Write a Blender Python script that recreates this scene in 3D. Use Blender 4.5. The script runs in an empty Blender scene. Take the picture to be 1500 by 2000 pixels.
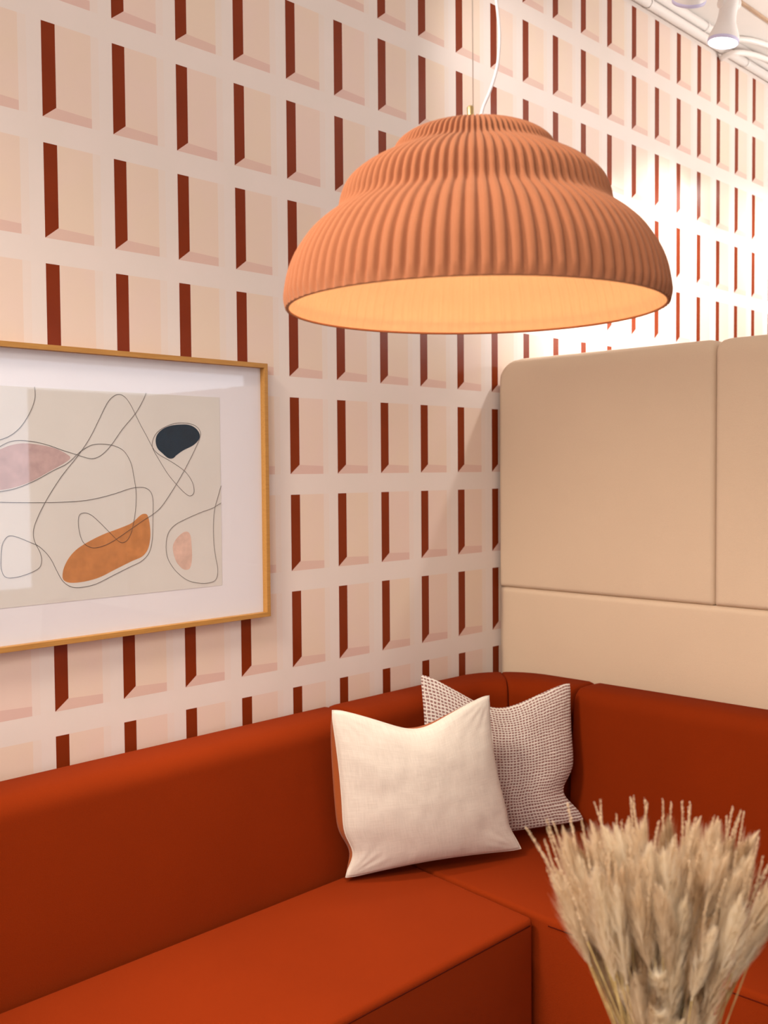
import bpy, bmesh, math, random
from mathutils import Vector, Matrix, noise
random.seed(7)
S = bpy.context.scene
COL = S.collection
PI = math.pi

# ---------------------------------------------------------------- camera
cd = bpy.data.cameras.new('camera'); cam = bpy.data.objects.new('camera', cd); COL.objects.link(cam)
cd.sensor_fit = 'VERTICAL'; cd.sensor_height = 36.0; cd.lens = 36.0 * 2030.0 / 2000.0
cd.clip_start = 0.05; cd.clip_end = 50
CAM = Vector((-1.303137, -2.438286, 1.64))
def rotm(yaw, pit, roll):
    cy, sy, cp, sp, cr, sr = math.cos(yaw), math.sin(yaw), math.cos(pit), math.sin(pit), math.cos(roll), math.sin(roll)
    R1 = Matrix(((cy, sy, 0), (-sy, cy, 0), (0, 0, 1)))
    R2 = Matrix(((1, 0, 0), (0, cp, sp), (0, -sp, cp)))
    R3 = Matrix(((cr, 0, sr), (0, 1, 0), (-sr, 0, cr)))
    return R3 @ R2 @ R1
RM = rotm(-0.801036796, -0.040835636, -0.008126448)      # rows: right, forward, up
m = Matrix((RM[0], RM[2], -RM[1])).transposed().to_4x4()
m.translation = CAM
cam.matrix_world = m
cd.dof.use_dof = True; cd.dof.focus_distance = 2.5; cd.dof.aperture_fstop = 5.6
S.camera = cam

# ---------------------------------------------------------------- world, lights, exposure
S.view_settings.view_transform = 'Standard'; S.view_settings.look = 'None'
S.view_settings.gamma = 1.0; S.view_settings.use_curve_mapping = False
S.view_settings.exposure = 0.06
w = bpy.data.worlds.new('world'); S.world = w; w.use_nodes = True
w.node_tree.nodes['Background'].inputs[0].default_value = (1, .93, .86, 1)
w.node_tree.nodes['Background'].inputs[1].default_value = 0.04

def aim(o, d):
    o.rotation_euler = Vector(d).to_track_quat('-Z', 'Y').to_euler()
def area(name, loc, d, sx, sy, e, col):
    l = bpy.data.lights.new(name, 'AREA'); l.shape = 'RECTANGLE'; l.size = sx; l.size_y = sy
    l.energy = e; l.color = col
    o = bpy.data.objects.new(name, l); COL.objects.link(o); o.location = loc; aim(o, d); return o
def spot(name, loc, target, e, col, size, blend=1.0, r=.05):
    l = bpy.data.lights.new(name, 'SPOT'); l.energy = e; l.color = col
    l.spot_size = math.radians(size); l.spot_blend = blend; l.shadow_soft_size = r
    o = bpy.data.objects.new(name, l); COL.objects.link(o); o.location = loc; aim(o, Vector(target) - Vector(loc)); return o
def point(name, loc, e, col, r):
    l = bpy.data.lights.new(name, 'POINT'); l.energy = e; l.color = col; l.shadow_soft_size = r
    o = bpy.data.objects.new(name, l); COL.objects.link(o); o.location = loc; return o

WARM = (1.0, .86, .72)
NEUT = (1.0, .94, .88)
# unseen fills added overhead and at left; far window and strip mirrored in glass
area('ceiling_fill_light', (-2.5, -2.7, 3.74), (0, 0, -1), 1.4, 1.4, 96, NEUT)  # added overhead fill to lift the wall, no fixture behind it
area('ceiling_fill_light', (.5, -.9, 3.74), (0, 0, -1), .9, .6, 3, NEUT)  # small fill added above the seating
area('added_uplight', (4.2, -1.9, 2.6), (-.1, .45, 1), 2.0, .5, 60, NEUT)  # added out of view to brighten the ceiling
area('window_and_fill_light', (-3.4, -2.2, 2.3), (1, .25, -.12), 2.4, 1.8, 50, (1.0, .95, .90))  # broad soft fill added from the left side
area('window_and_fill_light', (2.45, -6.40, 1.5), (0, 1, 0), 1.5, 1.8, 27, (.72, .82, 1.0))
area('window_and_fill_light', (4.2, -6.40, 2.52), (0, 1, 0), 2.9, .26, 7, (.80, .88, 1.0))  # strip light, mirrored as a band in the picture glass
# track spots along the wallpapered wall, one more added for the seat
spot('spot_beam', (-1.7, -.75, 3.55), (.7, -.9, .7), 380, WARM, 58, .8, .28)
spot('spot_beam', (.40, -.42, 3.6), (.30, -.80, 0), 200, WARM, 38, .9, .06)  # extra spot added to brighten the seat
HEAD_A = Vector((2.537, -.553, 3.269)); HEAD_B = Vector((2.12, -.63, 3.27))
DIR_A = Vector((-.10, .12, -1)).normalized()
DIR_B = Vector((.72, .62, -.98)).normalized()
COOL = (1, .95, .90)
spot('spot_beam', HEAD_B + DIR_B * .03, Vector((2.80, 0, 1.85)), 170, COOL, 60, 1.0, .05)
spot('spot_beam', HEAD_A + DIR_A * .03, Vector((2.5, 0, 1.6)), 130, COOL, 85, 1.0, .05)
spot('spot_beam', (1.25, -.75, 3.6), (2.2, 0, 2.8), 34, COOL, 70, 1.0, .05)
spot('spot_beam', (3.25, -.60, 3.27), (3.0, 0, 2.1), 95, COOL, 90, 1.0, .05)
spot('spot_beam', (4.4, -.60, 3.27), (3.9, 0, 2.0), 80, COOL, 100, 1.0, .05)

# ---------------------------------------------------------------- helpers
def link_mesh(name, bm, mat, parent=None, smooth=True):
    me = bpy.data.meshes.new(name); bm.normal_update(); bm.to_mesh(me); bm.free()
    for mm in (mat if isinstance(mat, (list, tuple)) else [mat]): me.materials.append(mm)
    if smooth:
        for p in me.polygons: p.use_smooth = True
    o = bpy.data.objects.new(name, me); COL.objects.link(o)
    if parent is not None: o.parent = parent
    return o
def empty(name, loc, label, cat, group=None):
    o = bpy.data.objects.new(name, None); COL.objects.link(o); o.location = loc; o.empty_display_size = .05
    tag(o, label, cat, group); return o
def tag(o, label, cat, group=None):
    o['label'] = label; o['category'] = cat
    if group: o['group'] = group
    return o
def struct(name, bm, mat, smooth=False):
    o = link_mesh(name, bm, mat, None, smooth); o['kind'] = 'structure'; return o
def box_bm(x0, x1, y0, y1, z0, z1, bm=None):
    bm = bm or bmesh.new()
    v = [bm.verts.new((x, y, z)) for x in (x0, x1) for y in (y0, y1) for z in (z0, z1)]
    for f in ((0, 1, 3, 2), (4, 6, 7, 5), (0, 4, 5, 1), (2, 3, 7, 6), (0, 2, 6, 4), (1, 5, 7, 3)):
        bm.faces.new([v[i] for i in f])
    return bm
def rbox(x0, x1, y0, y1, z0, z1, r=.01, seg=4):
    bm = box_bm(x0, x1, y0, y1, z0, z1)
    bmesh.ops.recalc_face_normals(bm, faces=bm.faces)
    bmesh.ops.bevel(bm, geom=list(bm.edges), offset=r, segments=seg, profile=.5, affect='EDGES')
    return bm
def tube_bm(pts, r, seg=10, bm=None, caps=True):
    bm = bm or bmesh.new(); pts = [Vector(p) for p in pts]; rings = []
    n = len(pts); up = None
    for i, p in enumerate(pts):
        t = (pts[min(i + 1, n - 1)] - pts[max(i - 1, 0)]).normalized()
        if up is None:
            up = Vector((0, 0, 1)) if abs(t.z) < .9 else Vector((1, 0, 0))
        a = (up - t * up.dot(t)).normalized(); b = t.cross(a); up = a
        rr = r[i] if isinstance(r, (list, tuple)) else r
        rings.append([bm.verts.new(p + (a * math.cos(2 * PI * k / seg) + b * math.sin(2 * PI * k / seg)) * rr) for k in range(seg)])
    for i in range(n - 1):
        for k in range(seg):
            bm.faces.new((rings[i][k], rings[i][(k + 1) % seg], rings[i + 1][(k + 1) % seg], rings[i + 1][k]))
    if caps:
        bm.faces.new(rings[0][::-1]); bm.faces.new(rings[-1])
    return bm
def lathe_bm(prof, seg=48, axis=None, org=(0, 0, 0), bm=None):
    bm = bm or bmesh.new(); org = Vector(org)
    q = Vector((0, 0, 1)).rotation_difference(Vector(axis)) if axis is not None else None
    rings = []
    for r, z in prof:
        ring = []
        for k in range(seg):
            p = Vector((r * math.cos(2 * PI * k / seg), r * math.sin(2 * PI * k / seg), z))
            if q: p = q @ p
            ring.append(bm.verts.new(org + p))
        rings.append(ring)
    for i in range(len(rings) - 1):
        for k in range(seg):
            bm.faces.new((rings[i][k], rings[i][(k + 1) % seg], rings[i + 1][(k + 1) % seg], rings[i + 1][k]))
    return bm
def catmull(pts, n=6, closed=False):
    P = [Vector(p) for p in pts]; L = len(P); out = []
    rng = range(L if closed else L - 1)
    for i in rng:
        if closed: a, b, c, d = P[(i - 1) % L], P[i], P[(i + 1) % L], P[(i + 2) % L]
        else: a, b, c, d = P[max(i - 1, 0)], P[i], P[i + 1], P[min(i + 2, L - 1)]
        for k in range(n):
            t = k / n
            out.append(.5 * ((2 * b) + (c - a) * t + (2 * a - 5 * b + 4 * c - d) * t * t + (3 * b - a - 3 * c + d) * t ** 3))
    if not closed: out.append(P[-1])
    return out

# ---------------------------------------------------------------- materials
class NT:
    def __init__(s, name):
        s.m = bpy.data.materials.new(name); s.m.use_nodes = True; s.t = s.m.node_tree
        s.b = s.t.nodes['Principled BSDF']; s.out = s.t.nodes['Material Output']
    def n(s, t, **k):
        nd = s.t.nodes.new(t)
        for a, b in k.items(): setattr(nd, a, b)
        return nd
    def l(s, a, b): s.t.links.new(a, b)
    def put(s, sock, v):
        if isinstance(v, (int, float)): sock.default_value = v
        elif isinstance(v, tuple): sock.default_value = v if len(v) == len(sock.default_value) else (*v, 1)
        else: s.l(v, sock)
    def math(s, op, a, b=0.0, c=0.0):
        nd = s.n('ShaderNodeMath', operation=op)
        for i, v in enumerate((a, b, c)):
            if i < len(nd.inputs): s.put(nd.inputs[i], v)
        return nd.outputs[0]
    def mix(s, f, a, b):
        nd = s.n('ShaderNodeMix', data_type='RGBA'); s.put(nd.inputs[0], f); s.put(nd.inputs[6], a); s.put(nd.inputs[7], b)
        return nd.outputs[2]
    def noise(s, scale, detail=2.0, vec=None, rough=.5):
        nd = s.n('ShaderNodeTexNoise'); nd.inputs['Scale'].default_value = scale; nd.inputs['Detail'].default_value = detail
        nd.inputs['Roughness'].default_value = rough
        if vec is not None: s.l(vec, nd.inputs['Vector'])
        return nd.outputs['Fac']
    def pos(s): return s.n('ShaderNodeNewGeometry').outputs['Position']
    def obj(s): return s.n('ShaderNodeTexCoord').outputs['Object']
    def bump(s, h, strength=.3, dist=.002):
        nd = s.n('ShaderNodeBump'); nd.inputs['Strength'].default_value = strength; nd.inputs['Distance'].default_value = dist
        s.l(h, nd.inputs['Height']); s.l(nd.outputs[0], s.b.inputs['Normal'])
    def ramp(s, v, lo, hi):
        nd = s.n('ShaderNodeMapRange'); s.put(nd.inputs[0], v); nd.inputs[1].default_value = lo; nd.inputs[2].default_value = hi
        return nd.outputs[0]
def plain(name, col, rough=.6, var=.06, scale=8.0, metal=0.0, spec=.5):
    t = NT(name); f = t.ramp(t.noise(scale, 3, t.obj()), .3, .7)
    a = tuple(c * (1 - var) for c in col); b = tuple(min(1, c * (1 + var)) for c in col)
    t.l(t.mix(f, a, b), t.b.inputs['Base Color']); t.b.inputs['Roughness'].default_value = rough
    t.b.inputs['Metallic'].default_value = metal; t.b.inputs['Specular IOR Level'].default_value = spec
    return t.m
def fabric(name, col, var=.10, weave=900.0, bump=.35, sheen=.15, big=3.0, sheen_tint=None):
    t = NT(name); o = t.obj()
    f1 = t.ramp(t.noise(weave, 2, o, .7), .3, .7); f2 = t.ramp(t.noise(big, 3, o), .3, .7)
    f = t.math('ADD', t.math('MULTIPLY', f1, .65), t.math('MULTIPLY', f2, .35))
    a = tuple(c * (1 - var) for c in col); b = tuple(min(1, c * (1 + var)) for c in col)
    t.l(t.mix(f, a, b), t.b.inputs['Base Color']); t.b.inputs['Roughness'].default_value = .95
    t.b.inputs['Specular IOR Level'].default_value = .08
    t.b.inputs['Sheen Weight'].default_value = sheen; t.b.inputs['Sheen Roughness'].default_value = .5
    if sheen_tint: t.b.inputs['Sheen Tint'].default_value = (*sheen_tint, 1)
    t.bump(f1, bump, .0008); return t.m

def wallpaper():
    t = NT('geometric_wallpaper'); xyz = t.n('ShaderNodeSeparateXYZ'); p = t.pos(); t.l(p, xyz.inputs[0])
    M = t.math
    u = M('DIVIDE', xyz.outputs[0], .2); v = M('DIVIDE', M('SUBTRACT', xyz.outputs[2], 2.828), .3)
    iu, iv = M('FLOOR', u), M('FLOOR', v); fu, fv = M('SUBTRACT', u, iu), M('SUBTRACT', v, iv)
    def le(a, b): return M('LESS_THAN', a, b)
    top = le(fv, .788); right = le(fu, .687)
    diag = M('MULTIPLY', M('DIVIDE', fu, .188), .098)
    bar = M('MULTIPLY', M('MULTIPLY', le(fu, .188), top), M('GREATER_THAN', fv, diag))
    lowline = M('MINIMUM', diag, M('SUBTRACT', .101, M('MULTIPLY', fu, .028)))
    band = M('MULTIPLY', le(fv, lowline), right)
    cell = M('MULTIPLY', top, right)
    strip = M('MULTIPLY', le(fu, .80), top)
    comb = t.n('ShaderNodeCombineXYZ'); t.l(iu, comb.inputs[0]); t.l(iv, comb.inputs[1])
    wn = t.n('ShaderNodeTexWhiteNoise', noise_dimensions='2D'); t.l(comb.outputs[0], wn.inputs['Vector'])
    wash = t.ramp(t.noise(7.0, 3, p), .35, .65)
    f = t.ramp(M('ADD', M('MULTIPLY', wn.outputs['Value'], .7), M('MULTIPLY', wash, .5)), .2, 1.0)
    base = t.mix(wash, WP_BASE, WP_BASE2)
    win = t.mix(f, WP_PEACH, WP_PINK)
    col = t.mix(M('MULTIPLY', strip, .28), base, win)
    col = t.mix(cell, col, win)
    col = t.mix(band, col, t.mix(f, WP_BAND, WP_BAND2))
    col = t.mix(bar, col, t.mix(wash, WP_BAR, WP_BAR2))
    t.l(col, t.b.inputs['Base Color']); t.b.inputs['Roughness'].default_value = .24
    t.b.inputs['Specular IOR Level'].default_value = .17
    t.bump(t.noise(420, 2, p), .12, .001)
    return t.m
WP_BASE = (.74, .655, .60); WP_BASE2 = (.76, .665, .615)
WP_PEACH = (.75, .60, .48); WP_PINK = (.75, .585, .505)
WP_BAND = (.69, .49, .41); WP_BAND2 = (.68, .47, .41)
WP_BAR = (.190, .026, .005); WP_BAR2 = (.21, .030, .006)

M_WALL = wallpaper()
M_PAINT = plain('white_paint', (.78, .74, .70), .7, .02, 3)
M_CEIL = plain('ceiling_paint', (.80, .75, .71), .75, .02, 3)
M_FLOOR = plain('pale_floor', (.42, .37, .33), .6, .1, 4)
M_RUST = fabric('rust_wool_upholstery', (.212, .0225, .0016), .12, 700, .4, .0, 3, (1, .45, .25))
M_WELT = fabric('rust_welt', (.10, .008, .001), .1, 700, .3, .0, 3)
M_BEIGE = fabric('beige_felt_upholstery', (.66, .50, .36), .05, 620, .45, .10, 3)
M_SHADE = fabric('terracotta_knit', (.36, .132, .062), .10, 1100, .5, .2, 6, (1, .7, .5))
def linen():
    t = NT('cream_linen'); uv = t.n('ShaderNodeUVMap').outputs[0]
    def band(sx, sy):
        mp = t.n('ShaderNodeMapping'); t.l(uv, mp.inputs[0]); mp.inputs['Scale'].default_value = (sx, sy, 1); return t.ramp(t.noise(1.0, 3, mp.outputs[0], .6), .3, .7)
    f = t.math('ADD', t.math('MULTIPLY', band(10, 170), .5), t.math('MULTIPLY', band(170, 10), .5))
    t.l(t.mix(f, (.64, .57, .49), (.78, .71, .62)), t.b.inputs['Base Color']); t.b.inputs['Roughness'].default_value = .95
    t.b.inputs['Specular IOR Level'].default_value = .08; t.bump(f, .25, .001); return t.m
M_LINEN = linen()
M_COVER = fabric('orange_cushion_back', (.38, .09, .018), .1, 500, .3, .1, 5)
M_PIPE = plain('white_gloss_paint', (.82, .76, .72), .35, .02, 3)
M_BRASS = plain('brushed_brass', (.75, .58, .28), .3, .05, 30, 1.0)
M_CORD = plain('white_cord', (.80, .76, .76), .5, .03, 30)
M_WIRE = plain('steel_wire', (.55, .50, .45), .35, .03, 30, .8)
M_LAMPW = plain('white_lamp_body', (.85, .80, .77), .4, .02, 5)
M_DARK = plain('dark_plinth', (.03, .02, .018), .8, .1, 5)
BULB_E = 4.0; LAMP_E = 3.0
ART = {
'a':[(-0.0434,1.8522),(-0.043,1.8252),(-0.0555,1.7916),(-0.0814,1.7532),(-0.1116,1.7292),(-0.1458,1.7171),(-0.1649,1.7154)],
'b':[(-0.1655,1.6906),(-0.1414,1.701),(-0.1119,1.7152),(-0.0822,1.7189),(-0.0421,1.7152),(-0.0063,1.707),(0.0302,1.6953),(0.0674,1.6848),(0.089,1.6785),(0.1137,1.6746),(0.139,1.6837),(0.1678,1.7089),(0.2032,1.7524),(0.2452,1.7969),(0.2697,1.8338),(0.2785,1.8522)],
'c':[(-0.1679,1.5922),(-0.144,1.5936),(-0.0999,1.6006),(-0.0494,1.6187),(0.0027,1.6445),(0.04,1.6613),(0.0674,1.6834),(0.0839,1.6957),(0.1117,1.7098),(0.1452,1.7127),(0.1792,1.7081),(0.2078,1.6941),(0.2276,1.6636),(0.2358,1.6277),(0.242,1.5865),(0.2399,1.5402),(0.2319,1.4993),(0.2237,1.474),(0.2116,1.4566),(0.1969,1.4508),(0.1826,1.4582),(0.1573,1.4823),(0.1296,1.5087),(0.1077,1.5271),(0.0886,1.5342),(0.072,1.5284),(0.0693,1.5014),(0.0762,1.469),(0.0895,1.4509),(0.1114,1.4421),(0.1395,1.4455),(0.1739,1.4587),(0.221,1.4844),(0.2692,1.5107),(0.2937,1.5228),(0.3186,1.5402),(0.344,1.5685),(0.3763,1.6103),(0.4059,1.6527),(0.436,1.7011),(0.453,1.7337),(0.4547,1.7526),(0.4373,1.7684),(0.405,1.7745),(0.3668,1.7719),(0.3291,1.7578),(0.3072,1.7417),(0.2964,1.7207),(0.2973,1.7025),(0.3151,1.674),(0.3452,1.6318),(0.3761,1.5996),(0.4013,1.5778),(0.4173,1.5705),(0.4304,1.5799),(0.4276,1.6042),(0.4119,1.6286),(0.3898,1.6474),(0.3522,1.6687),(0.3153,1.687),(0.2985,1.7026),(0.2797,1.7334),(0.2623,1.7615),(0.2451,1.7918),(0.228,1.8218),(0.2109,1.8399),(0.1936,1.8447),(0.1762,1.8373),(0.1588,1.8191),(0.1354,1.7783),(0.1066,1.7281),(0.0728,1.6834),(0.0288,1.6346),(-0.0037,1.5916),(-0.0225,1.5632),(-0.0413,1.5303),(-0.0531,1.5021),(-0.0547,1.4783),(-0.048,1.4589),(-0.0382,1.4391),(-0.0346,1.4196),(-0.0417,1.4009),(-0.07,1.3887),(-0.1051,1.382),(-0.1296,1.3849),(-0.1399,1.4035),(-0.1406,1.4316),(-0.1365,1.464),(-0.1248,1.482),(-0.1125,1.4851),(-0.0929,1.4794),(-0.0631,1.4659),(-0.043,1.4562),(-0.0228,1.4381),(-0.0077,1.4178),(0.0073,1.3876),(0.0226,1.362),(0.0437,1.3465),(0.0706,1.3421),(0.1149,1.3468),(0.172,1.3674),(0.2189,1.3843),(0.2548,1.3972),(0.2794,1.419),(0.2905,1.455),(0.2934,1.5071),(0.295,1.5593),(0.2888,1.5829),(0.2739,1.5946),(0.253,1.5976),(0.2233,1.5945),(0.1765,1.5818),(0.1197,1.5701),(0.0647,1.5646),(-0.0147,1.5639),(-0.0908,1.5661),(-0.1446,1.5685),(-0.1685,1.5697)],
'd':[(0.5256,1.5971),(0.5134,1.5643),(0.5005,1.5262),(0.4962,1.4769),(0.4973,1.4273),(0.5034,1.3883),(0.5096,1.3547),(0.5023,1.3276),(0.4785,1.3197),(0.4486,1.3211),(0.4095,1.3309),(0.3777,1.3512),(0.3528,1.3772),(0.3377,1.4048),(0.3345,1.4367),(0.342,1.4681),(0.3613,1.4884),(0.3934,1.503),(0.4523,1.5224),(0.4925,1.533),(0.5247,1.5475)],
'navy':[(0.3068,1.7209),(0.3115,1.7392),(0.329,1.7552),(0.3541,1.7653),(0.3858,1.7697),(0.4178,1.7695),(0.4404,1.7604),(0.4532,1.7445),(0.4496,1.7282),(0.4297,1.7118),(0.3971,1.6981),(0.3746,1.6847),(0.3618,1.6756),(0.3461,1.6766),(0.3277,1.6897),(0.3126,1.7027)],
'ochre':[(0.0219,1.3767),(0.0261,1.3959),(0.0399,1.4195),(0.0619,1.4402),(0.0951,1.458),(0.1401,1.4756),(0.1861,1.4886),(0.2272,1.5021),(0.2544,1.5216),(0.2695,1.5252),(0.2784,1.5181),(0.2839,1.4918),(0.2845,1.4605),(0.2766,1.4296),(0.2581,1.41),(0.2251,1.3993),(0.1723,1.3801),(0.1264,1.3634),(0.0819,1.3561),(0.0439,1.3563),(0.0253,1.3642)],
'mauve':[(-0.1609,1.6847),(-0.1415,1.694),(-0.1121,1.7059),(-0.0774,1.7119),(-0.0371,1.7091),(0.0092,1.7),(0.0406,1.6857),(0.05,1.676),(0.0348,1.6638),(-0.0078,1.6422),(-0.0545,1.6188),(-0.0998,1.6039),(-0.1439,1.5968),(-0.1631,1.5958)],
'pink':[(0.3569,1.4248),(0.3636,1.4457),(0.383,1.4634),(0.4024,1.4704),(0.4152,1.4617),(0.4198,1.4318),(0.4204,1.3939),(0.4134,1.3674),(0.3972,1.3632),(0.3813,1.3724),(0.3657,1.3922)],
}

# ---------------------------------------------------------------- room shell
CZ = 3.762
struct('wall_back', box_bm(-3.5, 7.5, 0, .12, 0, CZ), M_WALL)
struct('wall_left', box_bm(-3.62, -3.5, -6.5, .12, 0, CZ), M_PAINT)
struct('wall_right', box_bm(7.5, 7.62, -6.5, .12, 0, CZ), M_PAINT)
struct('wall_front', box_bm(-3.62, 7.62, -6.62, -6.5, 0, CZ), M_PAINT)
struct('floor', box_bm(-3.62, 7.62, -6.62, .12, -.1, 0), M_FLOOR)
struct('ceiling', box_bm(-3.62, 7.62, -6.62, .12, CZ, CZ + .1), M_CEIL)
# ceiling trim strip, corner of the frame
struct('trim_1', rbox(3.30, 7.4, -.268, -.252, CZ - .012, CZ - .0005, .002, 2), plain('timber_trim', (.45, .30, .20), .6, .1, 10))

# ---------------------------------------------------------------- ceiling pipes
def pipe(name, pts, r, label, clips=()):
    o = tag(link_mesh(name, tube_bm(pts, r, 16), M_PIPE), label, 'pipe'); return o
p1 = pipe('ceiling_pipe', [(-3.45, -.026, 3.695), (7.45, -.026, 3.695)], .021, 'white painted pipe running along the top of the wallpapered wall, lower of two')
p2 = pipe('ceiling_pipe', [(-3.45, -.040, 3.737), (7.45, -.040, 3.737)], .021, 'white painted pipe tight under the ceiling, upper of two along the wall')
p3 = pipe('conduit', catmull([(3.62, -.012, 3.655), (3.615, -.045, 3.66), (3.635, -.085, 3.668), (3.72, -.108, 3.68), (3.86, -.112, 3.70), (4.06, -.112, 3.718), (4.6, -.112, 3.735), (5.6, -.112, 3.742)], 6), .014,
          'thin white conduit curving away from the wall below the right spotlight')
p4 = pipe('conduit', catmull([(3.66, -.075, 3.745), (3.74, -.12, 3.745), (3.92, -.16, 3.745), (4.2, -.17, 3.745), (5.6, -.17, 3.745)], 6), .014,
          'white conduit bending along the ceiling above the curved one')
def clip(par, x, y, z, r):
    bm = bmesh.new(); n = 14; a = []
    for s in (-.008, .008):
        a.append([bm.verts.new((x + s, y + math.cos(2 * PI * k / n) * r, z + math.sin(2 * PI * k / n) * r)) for k in range(n)])
    for k in range(n): bm.faces.new((a[0][k], a[0][(k + 1) % n], a[1][(k + 1) % n], a[1][k]))
    box_bm(x - .008, x + .008, -.001, y, z - .006, z + .006, bm)
    link_mesh('pipe_clip', bm, M_PIPE, par)
for x in (2.9, 3.86, 4.7): clip(p1, x, -.026, 3.695, .0235)
for x in (3.4, 4.12): clip(p2, x, -.040, 3.737, .0235)

# ---------------------------------------------------------------- spotlights on the ceiling track
tr = empty('light_track', (2.3, -.60, 3.707), 'white ceiling track carrying the two spotlights', 'track')
link_mesh('rail', rbox(-2.6, 2.2, -.018, .018, 0, .036, .003, 2), M_LAMPW, tr)
for k in range(3): link_mesh('rail_hanger', rbox(-2.2 + 2.0 * k, -2.18 + 2.0 * k, -.01, .01, .034, .055, .002, 1), M_LAMPW, tr)
M_LENS = NT('lit_lens'); M_LENS.b.inputs['Emission Color'].default_value = (.93, .95, 1, 1); M_LENS.b.inputs['Emission Strength'].default_value = 6.0; M_LENS = M_LENS.m
M_RIM = plain('lilac_rim', (.62, .58, .80), .4, .03, 10)
def spot_head(face, d, label, stem_x, stem_y):
    t = empty('ceiling_spotlight', (stem_x, stem_y, 3.707), label, 'spotlight', 'track spotlights')
    o = face - Vector((stem_x, stem_y, 3.707)); up = -d
    prof = [(.0565, 0.0), (.0575, .006), (.0575, .022), (.054, .034), (.044, .058), (.037, .078), (.034, .10), (.034, .165), (.030, .175), (.0, .176)]
    link_mesh('lamp_body', lathe_bm(prof, 40, up, o), M_LAMPW, t)
    link_mesh('rim', lathe_bm([(.0555, -.001), (.0585, .0), (.0590, .006), (.0585, .011), (.0575, .012)], 40, up, o), M_RIM, t)
    link_mesh('lens', lathe_bm([(.0, .001), (.03, .0005), (.0555, .002)], 40, up, o), M_LENS, t)
    k = o + up * .15
    link_mesh('swivel', lathe_bm([(0, -.04), (.020, -.04), (.022, -.036), (.022, .036), (.020, .04), (0, .04)], 24, Vector((1, -.6, 0)), k), M_LAMPW, t)
    link_mesh('stem', tube_bm([k, k + Vector((0, 0, .04)), Vector((0, 0, -.04)), Vector((0, 0, .0))], .011, 12), M_LAMPW, t)
    return t
spot_head(HEAD_A, DIR_A, 'white spotlight with its whole round glowing face in view, right of the two', 2.57, -.60)
spot_head(HEAD_B, DIR_B, 'white spotlight cut by the top edge, tilted to the right, left of the two', 2.03, -.60)

# ---------------------------------------------------------------- sofa
def back_profile(z0=.10, top=.90, T=.20, foot=.25):
    P = [(.004, z0), (.004, top - .06), (.010, top - .032), (.026, top - .012), (.05, top - .002), (T * .5 + .02, top)]
    for k in range(1, 7):
        a = k / 6 * PI / 2
        P.append((T - .055 + .055 * math.sin(a), top - .055 + .055 * math.cos(a)))
    n = 8
    for k in range(1, n + 1):
        f = k / n; P.append((T + (foot - T) * f + .006 * math.sin(PI * f), top - .055 + (z0 - top + .055) * f))
    return P
def sweep(stations, zfun=None, cap=True):
    """stations: list of (rear xy, front xy at full depth .20, end-inset 0..1)."""
    bm = bmesh.new(); rows = []
    prof = back_profile()
    cd_ = .11; cz = .5
    for rear, front, inset in stations:
        rear, front = Vector(rear), Vector(front); d = front - rear; row = []
        for (pd, pz) in prof:
            qd = pd + (cd_ - pd) * inset * .10 / .11 * .5; qz = pz - (.02 * inset if pz > .6 else 0)
            p = rear + d * (qd / .20 if qd <= .2 else 1.0)
            if qd > .2: p = front + d.normalized() * (qd - .2)
            row.append(bm.verts.new((p.x, p.y, qz)))
        rows.append(row)
    for a, b in zip(rows, rows[1:]):
        for k in range(len(a) - 1): bm.faces.new((a[k], a[k + 1], b[k + 1], b[k]))
        bm.faces.new((a[-1], a[0], b[0], b[-1]))
    bm.faces.new(rows[0]); bm.faces.new(rows[-1][::-1])
    bmesh.ops.recalc_face_normals(bm, faces=bm.faces)
    return bm
def ends(ts, ends_=(True, True), w=.018):
    return ts
def line_stations(a, b, f, n, e0=True, e1=True):
    """a->b rear line; f = inward vector of length .2"""
    a, b, f = Vector(a), Vector(b), Vector(f); L = (b - a).length; out = []
    s = []
    if e0: s += [(.0, 1), (.002, .62), (.006, .3), (.012, .1), (.02, 0)]
    else: s += [(0, 0)]
    s += [(L * k / n, 0) for k in range(1, n)]
    if e1: s += [(L - .02, 0), (L - .012, .1), (L - .006, .3), (L - .002, .62), (L, 1)]
    else: s += [(L, 0)]
    for t, i in s: p = a + (b - a) * (t / L); out.append((p, p + f, i))
    return out

XB = 1.82          # face of the tall screen
left = empty('corner_sofa', (-.2, -.4, 0), 'long rust orange upholstered sofa section along the wallpapered wall', 'sofa', 'rust orange corner seating')
def at_left(o): o.location = Vector(o.location) - Vector((-.2, -.4, 0)); return o
b = link_mesh('backrest', sweep(line_stations((-2.3, -.002), (.905, -.002), (0, -.2), 24)), M_RUST, left); at_left(b)
right = empty('corner_sofa', (1.4, -1.3, 0), 'rust orange upholstered sofa section turning the corner in front of the beige screen', 'sofa', 'rust orange corner seating')
def at_right(o): o.location = Vector(o.location) - Vector((1.4, -1.3, 0)); return o

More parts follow.
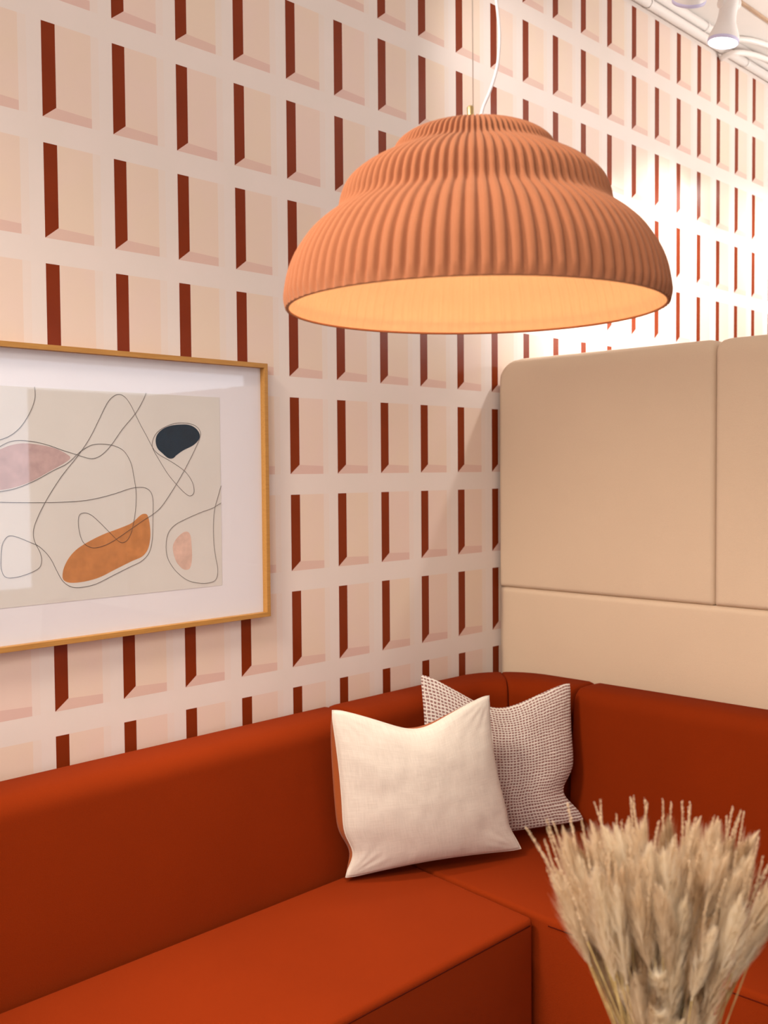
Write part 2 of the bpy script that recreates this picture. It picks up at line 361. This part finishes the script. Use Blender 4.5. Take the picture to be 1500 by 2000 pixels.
# rounded corner back in two halves
CO = Vector((XB - .25, -.25)); RO = .246
def corner_stations(a0, a1, n, e0, e1):
    RI = .17; cen_i = Vector((XB - .2 - RI, -.2 - RI)); out = []
    for k in range(n + 1):
        a = a0 + (a1 - a0) * k / n
        rear = CO + Vector((math.cos(a), math.sin(a))) * RO
        front = cen_i + Vector((math.cos(a), math.sin(a))) * RI
        out.append([rear, front, 0])
    def endify(lst):
        # add rounded closing stations towards the neighbour
        (r0, f0, _), (r1, f1, _) = lst[0], lst[1]; res = []
        L = (r1 - r0).length
        for s, i in ((0, .35), (.002, .12), (.006, .03)):
            t = min(.9, s / L); res.append([r0.lerp(r1, t), f0.lerp(f1, t), i])
        return res + lst[1:]
    if e0: out = endify(out)
    if e1: out = endify(out[::-1])[::-1]
    return out
h1 = line_stations((.908, -.002), (XB - .37, -.002), (0, -.2), 10, True, False)
st = h1 + [tuple(s) for s in corner_stations(PI / 2, PI / 4, 10, False, True)][1:]
at_right(link_mesh('corner_backrest', sweep(st), M_RUST, right))
st = [tuple(s) for s in corner_stations(PI / 4, 0, 10, True, False)] + line_stations((XB - .002, -.375), (XB - .002, -.47), (-.2, 0), 4, False, True)[1:]
at_right(link_mesh('corner_backrest', sweep(st), M_RUST, right))
at_right(link_mesh('backrest', sweep(line_stations((XB - .002, -.473), (XB - .002, -3.2), (-.2, 0), 20)), M_RUST, right))

def seat_bm(poly, z0, z1, r=.016, low=None):
    """box on a plan polygon with rounded edges"""
    bm = bmesh.new()
    lo = [bm.verts.new((x, y, z0)) for x, y in poly]; hi = [bm.verts.new((x, y, z1)) for x, y in poly]
    for i_, dy_ in (low or {}).items(): lo[i_].co.y += dy_
    n = len(poly); bm.faces.new(lo[::-1]); bm.faces.new(hi)
    for i in range(n): bm.faces.new((lo[i], lo[(i + 1) % n], hi[(i + 1) % n], hi[i]))
    bmesh.ops.recalc_face_normals(bm, faces=bm.faces)
    bmesh.ops.bevel(bm, geom=list(bm.edges), offset=r, segments=5, profile=.5, affect='EDGES')
    return bm
SY = -.83
lp = [(-2.3, -.254), (-2.3, SY), (.915, SY), (.981, -.254)]
at_left(link_mesh('seat', seat_bm(lp, .06, .450), M_RUST, left))
rp = [(.992, -.22), (.935, -.845), (.935, -3.2), (1.60, -3.2), (1.60, -.22)]
at_right(link_mesh('seat', seat_bm(rp, .06, .447, .016, {1: -.045}), M_RUST, right))
# welts just below the seat edges
at_left(link_mesh('welt', tube_bm([(-2.28, SY + .0004, .432), (.897, SY + .0004, .432)], .0019, 8), M_WELT, left))
at_right(link_mesh('welt', tube_bm([(.9354, -.862, .429), (.9354, -3.18, .429)], .0019, 8), M_WELT, right))
at_left(link_mesh('plinth', box_bm(-2.28, .88, SY + .04, -.10, 0, .099), M_DARK, left))
at_right(link_mesh('plinth', box_bm(.99, 1.74, -3.15, -.30, 0, .10), M_DARK, right))

# ---------------------------------------------------------------- tall beige screen behind the right section
def pad_bm(w, h, t, rc, re, bulge, nu=48, nv=56):
    """padded panel in local (y: 0..-w, z: 0..h), face towards -x at x=-t; rc = 4 corner radii (tl,tr,bl,br)"""
    def grid(n, L):
        g = []
        for k in range(n + 1):
            s = k / n; g.append(L * (.5 - .5 * math.cos(PI * s)) * .55 + L * s * .45)
        return g
    bm = bmesh.new(); rows = []
    for a in grid(nu, w):
        row = []
        for c in grid(nv, h):
            tl, tr_, bl, br = rc
            r = (tl if a < w / 2 else tr_) if c > h / 2 else (bl if a < w / 2 else br)
            cx = min(max(a, r), w - r); cz = min(max(c, r), h - r)
            dx, dz = a - cx, c - cz; dd = math.hypot(dx, dz)
            a2, c2 = a, c
            if dx and dz:
                if dd > r: a2, c2 = cx + dx / dd * r, cz + dz / dd * r; dist = 0
                else: dist = r - dd
            else: dist = min(a, w - a, c, h - c)
            dist = max(0, dist)
            # generous roll at the top edge, tight seams elsewhere
            rs = re * .34
            q = min(1, dist / rs); x = t - re + re * (1 - .34) + rs * math.sqrt(max(0, 1 - (1 - q) ** 2))
            if rc[0] > .02:
                qt = min(1, (h - c) / (re * 1.5)); x -= re * .8 * (1 - math.sqrt(max(0, 1 - (1 - qt) ** 2)))
                for rr_, dd_ in ((rc[0], a), (rc[1], w - a)):
                    qc = min(1, math.hypot(dd_, h - c) / (rr_ * 1.5)); x -= re * .35 * (1 - qc) ** 2
            b_ = math.sin(PI * a / w) * math.sin(PI * c / h)
            x += bulge * max(0, b_) ** .5
            row.append(bm.verts.new((-x, -a2, c2)))
        rows.append(row)
    for r0, r1 in zip(rows, rows[1:]):
        for k in range(nv): bm.faces.new((r0[k], r0[k + 1], r1[k + 1], r1[k]))
    # skirt to the back board
    bd = [e for e in bm.edges if len(e.link_faces) == 1]
    ret = bmesh.ops.extrude_edge_only(bm, edges=bd)
    for v in [g for g in ret['geom'] if isinstance(g, bmesh.types.BMVert)]: v.co.x = 0
    bmesh.ops.remove_doubles(bm, verts=bm.verts, dist=1e-6)
    bmesh.ops.recalc_face_normals(bm, faces=bm.faces)
    return bm
scr = empty('booth_screen', (XB + .10, -.9, 0), 'tall padded beige fabric screen standing behind the right sofa section', 'screen')
def at_scr(o): o.location = Vector(o.location) - Vector((XB + .10, -.9, 0)); return o
PT = .10
def pad(y, z, w, h, rc, name):
    o = link_mesh(name, pad_bm(w, h, PT, rc, .035, .006), M_BEIGE, scr); o.location = (XB + PT + .004, y, z); return at_scr(o)
pad(-.012, 1.193, .868, .857, (.085, .035, .006, .006), 'upper_pad')
pad(-.8825, 1.193, .868, .857, (.035, .035, .006, .006), 'upper_pad')
pad(-1.753, 1.193, .868, .857, (.035, .085, .006, .006), 'upper_pad')
pad(-.012, .10, 2.609, 1.092, (.008, .008, .01, .01), 'lower_pad')
at_scr(link_mesh('back_board', rbox(XB + PT + .002, XB + PT + .075, -2.60, -.016, 0, 2.035, .03, 5), M_BEIGE, scr))

# ---------------------------------------------------------------- framed picture
PX0, PX1, PZ0, PZ1 = -.330, .690, 1.2025, 1.9575
pic = empty('framed_print', ((PX0 + PX1) / 2, 0, (PZ0 + PZ1) / 2), 'large landscape abstract line print in a thin oak frame on the patterned wall', 'picture')
PC = Vector(pic.location)
def at_pic(o): o.location = Vector(o.location) - PC; return o
def oak():
    t = NT('oak_frame'); o = t.obj(); mp = t.n('ShaderNodeMapping'); t.l(o, mp.inputs[0]); mp.inputs['Scale'].default_value = (6, 40, 90)
    f = t.ramp(t.noise(3, 4, mp.outputs[0]), .3, .7)
    t.l(t.mix(f, (.40, .185, .035), (.47, .235, .052)), t.b.inputs['Base Color']); t.b.inputs['Roughness'].default_value = .5; return t.m
M_OAK = oak(); FW = .0135; FD = .030
def bar(pts, name='frame_bar'):
    bm = bmesh.new(); f = [bm.verts.new((x, -FD, z)) for x, z in pts]; k = [bm.verts.new((x, -.003, z)) for x, z in pts]
    bm.faces.new(f); bm.faces.new(k[::-1])
    for i in range(4): bm.faces.new((f[i], k[i], k[(i + 1) % 4], f[(i + 1) % 4]))
    bmesh.ops.recalc_face_normals(bm, faces=bm.faces)
    bmesh.ops.bevel(bm, geom=list(bm.edges), offset=.0007, segments=2, profile=.5, affect='EDGES')
    at_pic(link_mesh(name, bm, M_OAK, pic, False))
a, b_, c, d = PX0, PX1, PZ0, PZ1
bar([(a, d), (b_, d), (b_ - FW, d - FW), (a + FW, d - FW)]); bar([(a, c), (b_, c), (b_ - FW, c + FW), (a + FW, c + FW)])
bar([(a, c), (a, d), (a + FW, d - FW), (a + FW, c + FW)]); bar([(b_, c), (b_, d), (b_ - FW, d - FW), (b_ - FW, c + FW)])
at_pic(link_mesh('mat_board', box_bm(a + .006, b_ - .006, -.0105, -.004, c + .006, d - .006), plain('white_mat', (.77, .75, .79), .8, .01, 4), pic, False))
QX0, QX1, QZ0, QZ1 = -.165, .525, 1.309, 1.851
pr = at_pic(link_mesh('art_paper', box_bm(QX0, QX1, -.0112, -.0100, QZ0, QZ1), plain('warm_grey_paper', (.67, .645, .61), .8, .025, 5), pic, False))
def clampx(p): return max(p, QX0 + .0005)
def blob(key, name, col, y=-.0114):
    pts = catmull([(x, 0, z) for x, z in ART[key]], 5, True)
    pts = [(clampx(p.x), p.z) for p in pts]
    bm = bmesh.new(); v = [bm.verts.new((x, y, z)) for x, z in pts]; f = bm.faces.new(v)
    r = bmesh.ops.extrude_face_region(bm, geom=[f])
    for q in [g for g in r['geom'] if isinstance(g, bmesh.types.BMVert)]: q.co.y = -.0111
    bmesh.ops.recalc_face_normals(bm, faces=bm.faces)
    o = at_pic(link_mesh(name, bm, plain(name + '_ink', col, .9, .12, 40, 0.0, .1), pic, False)); o['label'] = name.replace('_', ' ') + ' printed on the paper'
blob('navy', 'navy_shape', (.004, .026, .052)); blob('ochre', 'ochre_shape', (.52, .215, .075))
blob('mauve', 'mauve_shape', (.52, .37, .36)); blob('pink', 'pink_shape', (.68, .47, .39))
M_INK = plain('black_ink', (.05, .04, .04), .7, .1, 20)
for key in 'abcd':
    pts = catmull([(x, -.0116, z) for x, z in ART[key]], 5)
    pts = [p for p in pts if p.x > QX0]
    at_pic(link_mesh('drawn_line', tube_bm(pts, .00058, 6), M_INK, pic))
g = NT('picture_glass'); g.t.nodes.remove(g.b)
tr_ = g.n('ShaderNodeBsdfTransparent'); gl = g.n('ShaderNodeBsdfGlossy'); gl.inputs['Roughness'].default_value = .02
fr = g.n('ShaderNodeFresnel'); fr.inputs['IOR'].default_value = 1.52; mx = g.n('ShaderNodeMixShader')
g.l(g.math('MINIMUM', g.math('MULTIPLY', fr.outputs[0], 1.4), .13), mx.inputs[0]); g.l(tr_.outputs[0], mx.inputs[1]); g.l(gl.outputs[0], mx.inputs[2]); g.l(mx.outputs[0], g.out.inputs[0])
bm = bmesh.new(); v = [bm.verts.new(p) for p in ((a + .008, -.0145, c + .008), (b_ - .008, -.0145, c + .008), (b_ - .008, -.0145, d - .008), (a + .008, -.0145, d - .008))]; bm.faces.new(v)
at_pic(link_mesh('glass', bm, g.m, pic, False))

# ---------------------------------------------------------------- pendant lamp
LP = Vector((-.006, -1.386, 1.893)); PXM = .000813
lamp = empty('pendant_lamp', LP, 'large ribbed terracotta three-tiered pendant lamp hanging over the seating', 'lamp')
prof = [(369, 0), (371, 14), (370, 30), (364, 62), (355, 88), (342, 112), (322, 140), (300, 161), (284, 173), (270, 184), (263, 196),
        (259, 214), (250, 236), (236, 252), (214, 268), (190, 281), (170, 290), (159, 299), (154, 309), (146, 320), (130, 331), (104, 341), (72, 347), (40, 350), (14, 351)]
pp = catmull([(r, 0, h) for r, h in prof], 4)
NR = 94; SEG = NR * 10
def shade_bm(amp, inset, phase=0.0):
    bm = bmesh.new(); rings = []
    for q in pp:
        r0 = max(q.x - inset * min(1, (q.z + 4) / 30), 2) * PXM; h = (q.z - inset * min(1, max(0, q.z - 20) / 80)) * PXM; ring = []
        h = max(h, 0)
        am = amp * min(1, q.x / 150) * min(1, (q.z + 8) / 30)
        for k in range(SEG):
            a = 2 * PI * k / SEG; c = math.cos(a * NR + phase)
            r = r0 + am * (c * .8 - .22 * math.cos(2 * a * NR) - .2)
            ring.append(bm.verts.new((r * math.cos(a), r * math.sin(a), h)))
        rings.append(ring)
    for i in range(len(rings) - 1):
        for k in range(SEG): bm.faces.new((rings[i][k], rings[i][(k + 1) % SEG], rings[i + 1][(k + 1) % SEG], rings[i + 1][k]))
    return bm
link_mesh('lamp_shade', shade_bm(.0052, 0), M_SHADE, lamp)
M_LINING = plain('peach_lining', (.86, .56, .33), .7, .02, 20)
link_mesh('shade_lining', shade_bm(.0016, 9), M_LINING, lamp)
# rolled hem
bm = bmesh.new(); R0 = 365 * PXM
ring = [(R0 * math.cos(2 * PI * k / 240) * (1 + .006 * math.sin(k * NR * 2 * PI / 240)), R0 * math.sin(2 * PI * k / 240), 0) for k in range(240)]
sec = 8; rows = []
for k in range(240):
    a = 2 * PI * k / 240; rows.append([bm.verts.new(((R0 +   .0022 * math.cos(s * 2 * PI / sec)) * math.cos(a), (R0 +   .0022 * math.cos(s * 2 * PI / sec)) * math.sin(a), .0005 + .0018 * math.sin(s * 2 * PI / sec))) for s in range(sec)])
for k in range(240):
    for s in range(sec): bm.faces.new((rows[k][s], rows[(k + 1) % 240][s], rows[(k + 1) % 240][(s + 1) % sec], rows[k][(s + 1) % sec]))
link_mesh('hem', bm, M_SHADE, lamp)
M_BULB = NT('opal_bulb'); M_BULB.b.inputs['Base Color'].default_value = (1, .9, .8, 1); M_BULB.b.inputs['Emission Color'].default_value = (1, .78, .52, 1); M_BULB.b.inputs['Emission Strength'].default_value = BULB_E; M_BULB = M_BULB.m
link_mesh('bulb', lathe_bm([(0, .105), (.02, .107), (.04, .118), (.05, .14), (.048, .162), (.034, .185), (.02, .20), (.016, .225)], 32), M_BULB, lamp)
link_mesh('lamp_holder', lathe_bm([(0, .222), (.022, .222), (.024, .228), (.024, .275), (.01, .283)], 24), M_LAMPW, lamp)
link_mesh('ceiling_fitting', lathe_bm([(0, .28), (.006, .283), (.0062, .292), (.0055, .2935), (.0055, .320), (.003, .323), (0, .324)], 20, None, (-.004, .004, -.004)), M_BRASS, lamp).name = 'brass_fitting'
zt = CZ - LP.z - .03
link_mesh('suspension_wire', tube_bm([(-.001, .001, .28), (.001, .004, 1.0), (.004, .006, zt)], .0007, 6), M_WIRE, lamp)
cord = [(.010, -.004, .283), (.012, -.002, .292), (.017, -.004, .318), (.026, -.010, .343), (.034, -.016, .372), (.039, -.019, .402), (.042, -.018, .447), (.038, -.014, .50), (.03, -.008, .60), (.018, 0, .8), (.008, .004, 1.2), (.006, .006, zt)]
link_mesh('power_cord', tube_bm(catmull(cord, 6), .0024, 10), M_CORD, lamp)
link_mesh('canopy', lathe_bm([(0, zt - .002), (.05, zt - .002), (.054, zt + .004), (.054, zt + .0295), (0, zt + .0295)], 32), M_LAMPW, lamp)
lb = point('bulb_light', LP + Vector((0, 0, .10)), LAMP_E, (1, .72, .46), .03)

# ---------------------------------------------------------------- cushions
def cushion(name, TL, TR, BL, BR, n, T, bows, label, front, back, seed, welt=None, ear=.003, wr=1.0, N=72, tback=None, push=(0, 0)):
    TL, TR, BL, BR, n = map(Vector, (TL, TR, BL, BR, n)); n.normalize()
    loc = (BL + BR) / 2
    e = empty(name, loc, label, 'cushion', 'scatter cushions in the sofa corner')
    bt, bb, bl, br = bows
    hx = ((TR - TL) + (BR - BL)).normalized(); hz = ((TL - BL) + (TR - BR)).normalized()
    def rim(u, v):
        p = BL.lerp(BR, u).lerp(TL.lerp(TR, u), v)
        for cu, cv in ((0, 0), (1, 0), (0, 1), (1, 1)):
            k_ = ear * math.exp(-(math.hypot(u - cu, v - cv) / .035) ** 2)
            p = p + (hx * (1 if cu == 0 else -1) + hz * (1 if cv == 0 else -1)) * k_
        su = math.sin(PI * min(max(u, 0), 1)); sv = math.sin(PI * min(max(v, 0), 1))
        p = p - hz * (bt(u) * v ** 2) + hz * (bb(u) * (1 - v) ** 2)
        p = p + hx * (bl(v) * (1 - u) ** 2) - hx * (br(v) * u ** 2)
        return p
    def thick(u, v):
        a, c = 4 * u * (1 - u), 4 * v * (1 - v)
        return T * (a ** .48) * (c ** .48) * (1 - .35 * (1 - a) * (1 - c))
    for side, mat, nm in ((1, front, 'front_cover'), (-1, back, 'back_cover')):
        bm = bmesh.new(); uvl = bm.loops.layers.uv.new('UVMap'); g_ = []
        for i in range(N + 1):
            row = []
            for j in range(N + 1):
                u, v = .5 - .5 * math.cos(PI * i / N), .5 - .5 * math.cos(PI * j / N)
                u = .35 * u + .65 * i / N; v = .35 * v + .65 * j / N
                t = thick(u, v)
                if side < 0: t = t ** .75 * T ** .25 * (tback or 1.0)
                p = rim(u, v)
                # creases radiating from the corners and the edges
                wv = 0
                for (cu, cv) in ((0, 0), (1, 0), (0, 1), (1, 1)):
                    du, dv = u - cu, v - cv; rr = math.hypot(du, dv) + 1e-4; an = math.atan2(dv, du)
                    wv += math.exp(-((rr - .13) / .10) ** 2) * math.sin(an * 17 + seed + cu * 2 + cv * 5) * .0009
                ed = min(u, 1 - u, v, 1 - v)
                q = Vector((u * 5 + seed, v * 5, seed))
                wv += noise.noise(q) * .004 + noise.noise(Vector((u * 16 + seed, v * 9, 3))) * .0014
                wv += noise.noise(Vector((u * 3, v * 22, seed))) * .0012 * math.exp(-(min(u, 1 - u) / .12) ** 2)
                fade = min(1, ed / .06)
                p = p + n * side * (t + wv * wr * fade + .002)
                if side < 0: p = p - hx * push[0] * math.sin(PI * v) ** .6 * (1 - u) ** 3 * min(1, ed / .02) + hz * push[1] * math.exp(-((u - .5) / .16) ** 2) * v ** 4 * min(1, ed / .02)
                if i in (0, N) or j in (0, N): p = rim(u, v)
                vv = bm.verts.new(p - loc); row.append((vv, (u, v)))
            g_.append(row)
        for i in range(N):
            for j in range(N):
                q4 = (g_[i][j], g_[i + 1][j], g_[i + 1][j + 1], g_[i][j + 1])
                if side < 0: q4 = q4[::-1]
                f = bm.faces.new([x[0] for x in q4])
                for lo, x in zip(f.loops, q4): lo[uvl].uv = x[1]
        link_mesh(nm, bm, mat, e)
    if welt:
        pts = [rim(k / 40, 0) for k in range(40)] + [rim(1, k / 40) for k in range(40)] + [rim(1 - k / 40, 1) for k in range(40)] + [rim(0, 1 - k / 40) for k in range(41)]
        link_mesh('edge_seam', tube_bm([p - loc for p in pts], .0016, 6, None, False), welt, e)
    return e
def waffle():
    t = NT('waffle_weave'); uv = t.n('ShaderNodeUVMap').outputs[0]; s = t.n('ShaderNodeSeparateXYZ'); t.l(uv, s.inputs[0]); M = t.math
    jig = t.noise(14, 2, uv)
    u = M('ADD', M('MULTIPLY', s.outputs[0], 46), M('MULTIPLY', jig, .9)); v = M('ADD', M('MULTIPLY', s.outputs[1], 46), M('MULTIPLY', jig, .9))
    fu, fv = M('FRACT', u), M('FRACT', v)
    du, dv = M('ABSOLUTE', M('SUBTRACT', fu, .5)), M('ABSOLUTE', M('SUBTRACT', fv, .5))
    au = t.ramp(du, .40, .28); av = t.ramp(dv, .34, .22)
    k = M('MULTIPLY', au, av)
    side = M('MULTIPLY', t.ramp(s.outputs[0], .62, .95), .75)        # threads run together into stripes towards one side
    k = M('MAXIMUM', k, M('MULTIPLY', av, side))
    col = t.mix(k, (.80, .73, .66), (.33, .18, .16))
    t.l(col, t.b.inputs['Base Color']); t.b.inputs['Roughness'].default_value = .95; t.b.inputs['Specular IOR Level'].default_value = .1
    t.bump(M('SUBTRACT', 1.0, k), .8, .002); return t.m
sn = lambda a: (lambda s: a * math.sin(PI * s))
NRM = (-.447, -.894, .10)
cushion('cushion', (.699, -.281, .957), (1.145, -.503, .960), (.729, -.295, .462), (1.240, -.552, .474), NRM, .062,
        (lambda u: .062 * math.sin(PI * u) ** 1.3 + .020 * math.exp(-((u - .5) / .18) ** 2), lambda u: .012 * math.sin(PI * u) + .02 * math.exp(-((u - .12) / .08) ** 2) * 0, lambda v: .012 * math.sin(PI * v) + .028 * math.exp(-((v - .14) / .10) ** 2), lambda v: .030 * math.sin(PI * v) ** .8 + .010 * math.exp(-((v - .16) / .1) ** 2)),
        'plain cream linen cushion with an orange back, in front of the woven one', M_LINEN, M_COVER, 1.3, M_LINEN, tback=1.25, push=(.026, .007))
M_WAF = waffle()
NR2 = (-.447, -.894, .12)
cushion('cushion', (1.100, -.262, .998), (1.572, -.505, .932), (1.075, -.272, .462), (1.556, -.572, .488), NR2, .055,
        (lambda u: .075 * math.sin(PI * u) ** 1.3 + .02 * math.exp(-((u - .48) / .2) ** 2), lambda u: .0, sn(.02), lambda v: .02 * math.sin(PI * v) + .055 * math.exp(-((v - .22) / .13) ** 2)),
        'mauve and cream waffle woven cushion leaning in the corner behind the plain one', M_WAF, M_WAF, 4.1, None, tback=.35)

# ---------------------------------------------------------------- table, vase and dried grass
TC = Vector((-.30, -1.98, 0))
tb = empty('side_table', TC, 'small round white table just below the frame carrying the dried grass', 'table')
M_TAB = plain('white_laminate', (.75, .70, .66), .5, .02, 5)
link_mesh('tabletop', lathe_bm([(0, .725), (.30, .725), (.307, .732), (.307, .743), (.30, .75), (0, .75)], 64), M_TAB, tb)
link_mesh('table_column', tube_bm([(0, 0, .02), (0, 0, .726)], .03, 20), M_TAB, tb)
link_mesh('table_base', lathe_bm([(0, 0), (.20, 0), (.21, .006), (.20, .016), (.05, .03), (0, .03)], 48), M_TAB, tb)
VB = Vector((-.235, -1.845, .75))
vs = empty('vase', VB, 'small dark ceramic vase holding the dried grass bunch', 'vase')
link_mesh('vase_body', lathe_bm([(0, 0), (.045, 0), (.058, .01), (.066, .05), (.062, .10), (.045, .14), (.032, .165), (.034, .185), (.031, .186), (.028, .165), (.04, .138), (.05, .1), (0, .02)], 40), plain('brown_ceramic', (.10, .06, .04), .4, .1, 20), vs)

def dried(name, c1, c2, tr=.35):
    t = NT(name); f = t.ramp(t.noise(55, 3, t.obj()), .3, .7); col = t.mix(f, c1, c2)
    t.l(col, t.b.inputs['Base Color']); t.b.inputs['Roughness'].default_value = .9; t.b.inputs['Specular IOR Level'].default_value = .15
    tl = t.n('ShaderNodeBsdfTranslucent'); t.l(col, tl.inputs[0]); mx = t.n('ShaderNodeMixShader'); mx.inputs[0].default_value = tr
    t.l(t.b.outputs[0], mx.inputs[1]); t.l(tl.outputs[0], mx.inputs[2]); t.l(mx.outputs[0], t.out.inputs[0]); return t.m
M_PL = [dried('dried_straw', (.76, .60, .40), (.92, .79, .60), .5), dried('dried_pale', (.86, .72, .52), (.95, .86, .70), .5), dried('dried_brown', (.40, .25, .13), (.62, .43, .25))]
M_ST = dried('dried_stalk', (.36, .22, .08), (.55, .40, .17), .1)
def plume_mesh(kind, L, seed):
    """a plume along +z from 0 to L, slightly bent; stem below is its own mesh"""
    rnd = random.Random(seed); bm = bmesh.new()
    def axis(t): return Vector((.010 * math.sin(t * 2 + seed) * t, .012 * math.sin(t * 1.7 + seed * 2) * t, L * t))
    tube_bm([axis(k / 8) for k in range(9)], [.0011 * (1 - k / 10) for k in range(9)], 5, bm)
    n = {'feather': 620, 'spike': 200, 'tuft': 480}[kind]
    for i in range(n):
        t = rnd.random() ** .85
        if kind == 'feather': w_ = .0165 * math.sin(PI * min(1, t * .93 + .07)) ** .6 * (1.25 - 1.1 * t); el = 2.8
        elif kind == 'spike': w_ = .0042 * (1.1 - .7 * t); el = 1.3
        else: w_ = .016 * math.sin(PI * min(1, t * .9 + .08)) ** .5; el = 1.3
        a = rnd.random() * 2 * PI; p = axis(t)
        o = Vector((math.cos(a), math.sin(a), 0)); ln = w_ * (.7 + .6 * rnd.random())
        tip = p + o * ln + Vector((0, 0, ln * el * (.7 + .7 * rnd.random())))
        mid = p.lerp(tip, .5) + o * ln * .14
        sd = Vector((-math.sin(a), math.cos(a), 0)) * (.00042 if kind != 'spike' else .0010)
        v0, v1, v2, v3, v4 = (bm.verts.new(x) for x in (p - sd * .6, p + sd * .6, mid + sd, tip, mid - sd))
        bm.faces.new((v0, v1, v2, v4)); bm.faces.new((v4, v2, v3))
    me = bpy.data.meshes.new('plume'); bm.to_mesh(me); bm.free(); return me
PLM = []
for i in range(4): PLM.append(('feather', plume_mesh('feather', .115, i + 1)))
for i in range(3): PLM.append(('spike', plume_mesh('spike', .13, i + 11)))
for i in range(3): PLM.append(('tuft', plume_mesh('tuft', .06, i + 21)))
for k, me in PLM:
    me.materials.append({'feather': M_PL[0], 'spike': M_PL[0], 'tuft': M_PL[1]}[k])
PLM[3][1].materials[0] = M_PL[2]; PLM[1][1].materials[0] = M_PL[1]
rnd = random.Random(5)
THROAT = VB + Vector((0, 0, .17))
CR, CF = RM[0], RM[1]
def grass(tipp, base, kind, scale, label, group, stemmat):
    d = (tipp - base)
    root = empty('dried_grass_stem', base, label, 'dried grass', group)
    opts = [m_ for k_, m_ in PLM if k_ == kind]; me = opts[rnd.randrange(len(opts))]
    Lm = {'feather': .115, 'spike': .13, 'tuft': .06}[kind] * scale
    dn = d.normalized(); st = d - dn * Lm * .96
    q = Vector((0, 0, 1)).rotation_difference(dn)
    pl = bpy.data.objects.new('plume', me); COL.objects.link(pl); pl.parent = root
    pl.location = st; pl.rotation_mode = 'QUATERNION'
    pl.rotation_quaternion = q @ Matrix.Rotation(rnd.random() * 6.28, 3, 'Z').to_quaternion(); pl.scale = (scale,) * 3
    if stemmat:
        key = round(st.length, 3)
        bend = Vector((rnd.uniform(-.006, .006), rnd.uniform(-.006, .006), 0))
        link_mesh('stalk', tube_bm([Vector((0, 0, 0)), st * .5 + bend, st], .0008, 5), stemmat, root)
    return root
# three kinds fanned out of the vase: the outer shell follows a lopsided fan
GP = 'dried grass stems fanned in the vase'
def fan(n, rmin, rmax, h0, h1, kind, sc, label, lean=Vector((0, 0, 0))):
    for i in range(n):
        a = rnd.random() * 2 * PI; rr = rmin + (rmax - rmin) * math.sqrt(rnd.random())
        x, y = rr * math.cos(a), rr * math.sin(a)
        side = 'left side' if x < -.045 else 'right side' if x > .045 else 'middle'
        h = h0 + (h1 - h0) * rnd.random() - .025 * (rr / .13) ** 2
        x *= min(1, h / .29) ** .8
        tip = THROAT + CR * x + Vector((CF.x, CF.y, 0)).normalized() * y * .75 + Vector((0, 0, h)) + lean * (h / .3)
        base = THROAT + Vector((rnd.uniform(-.016, .016), rnd.uniform(-.016, .016), -.06))
        grass(tip, base, kind, sc * (.85 + .3 * rnd.random()), label.replace('SIDE', side), GP, M_ST)
LN = CR * .0
fan(100, .0, .148, .26, .318, 'feather', 1.0, 'feathery beige dried grass stem, SIDE of the lower right bunch', LN)
fan(75, .02, .152, .285, .335, 'spike', .8, 'thin spiky tipped dried grass stem, SIDE of the lower right bunch', LN)
fan(60, .0, .125, .13, .25, 'feather', .9, 'short feathery dried grass stem low in the SIDE of the lower right bunch', LN)
fan(34, .0, .11, .05, .13, 'feather', .75, 'tiny feathery dried stem at the foot of the lower right bunch, SIDE', LN)
fan(30, .02, .09, .13, .22, 'tuft', 1.0, 'pale fluffy tufted dried stem low in the SIDE of the lower right bunch', LN)
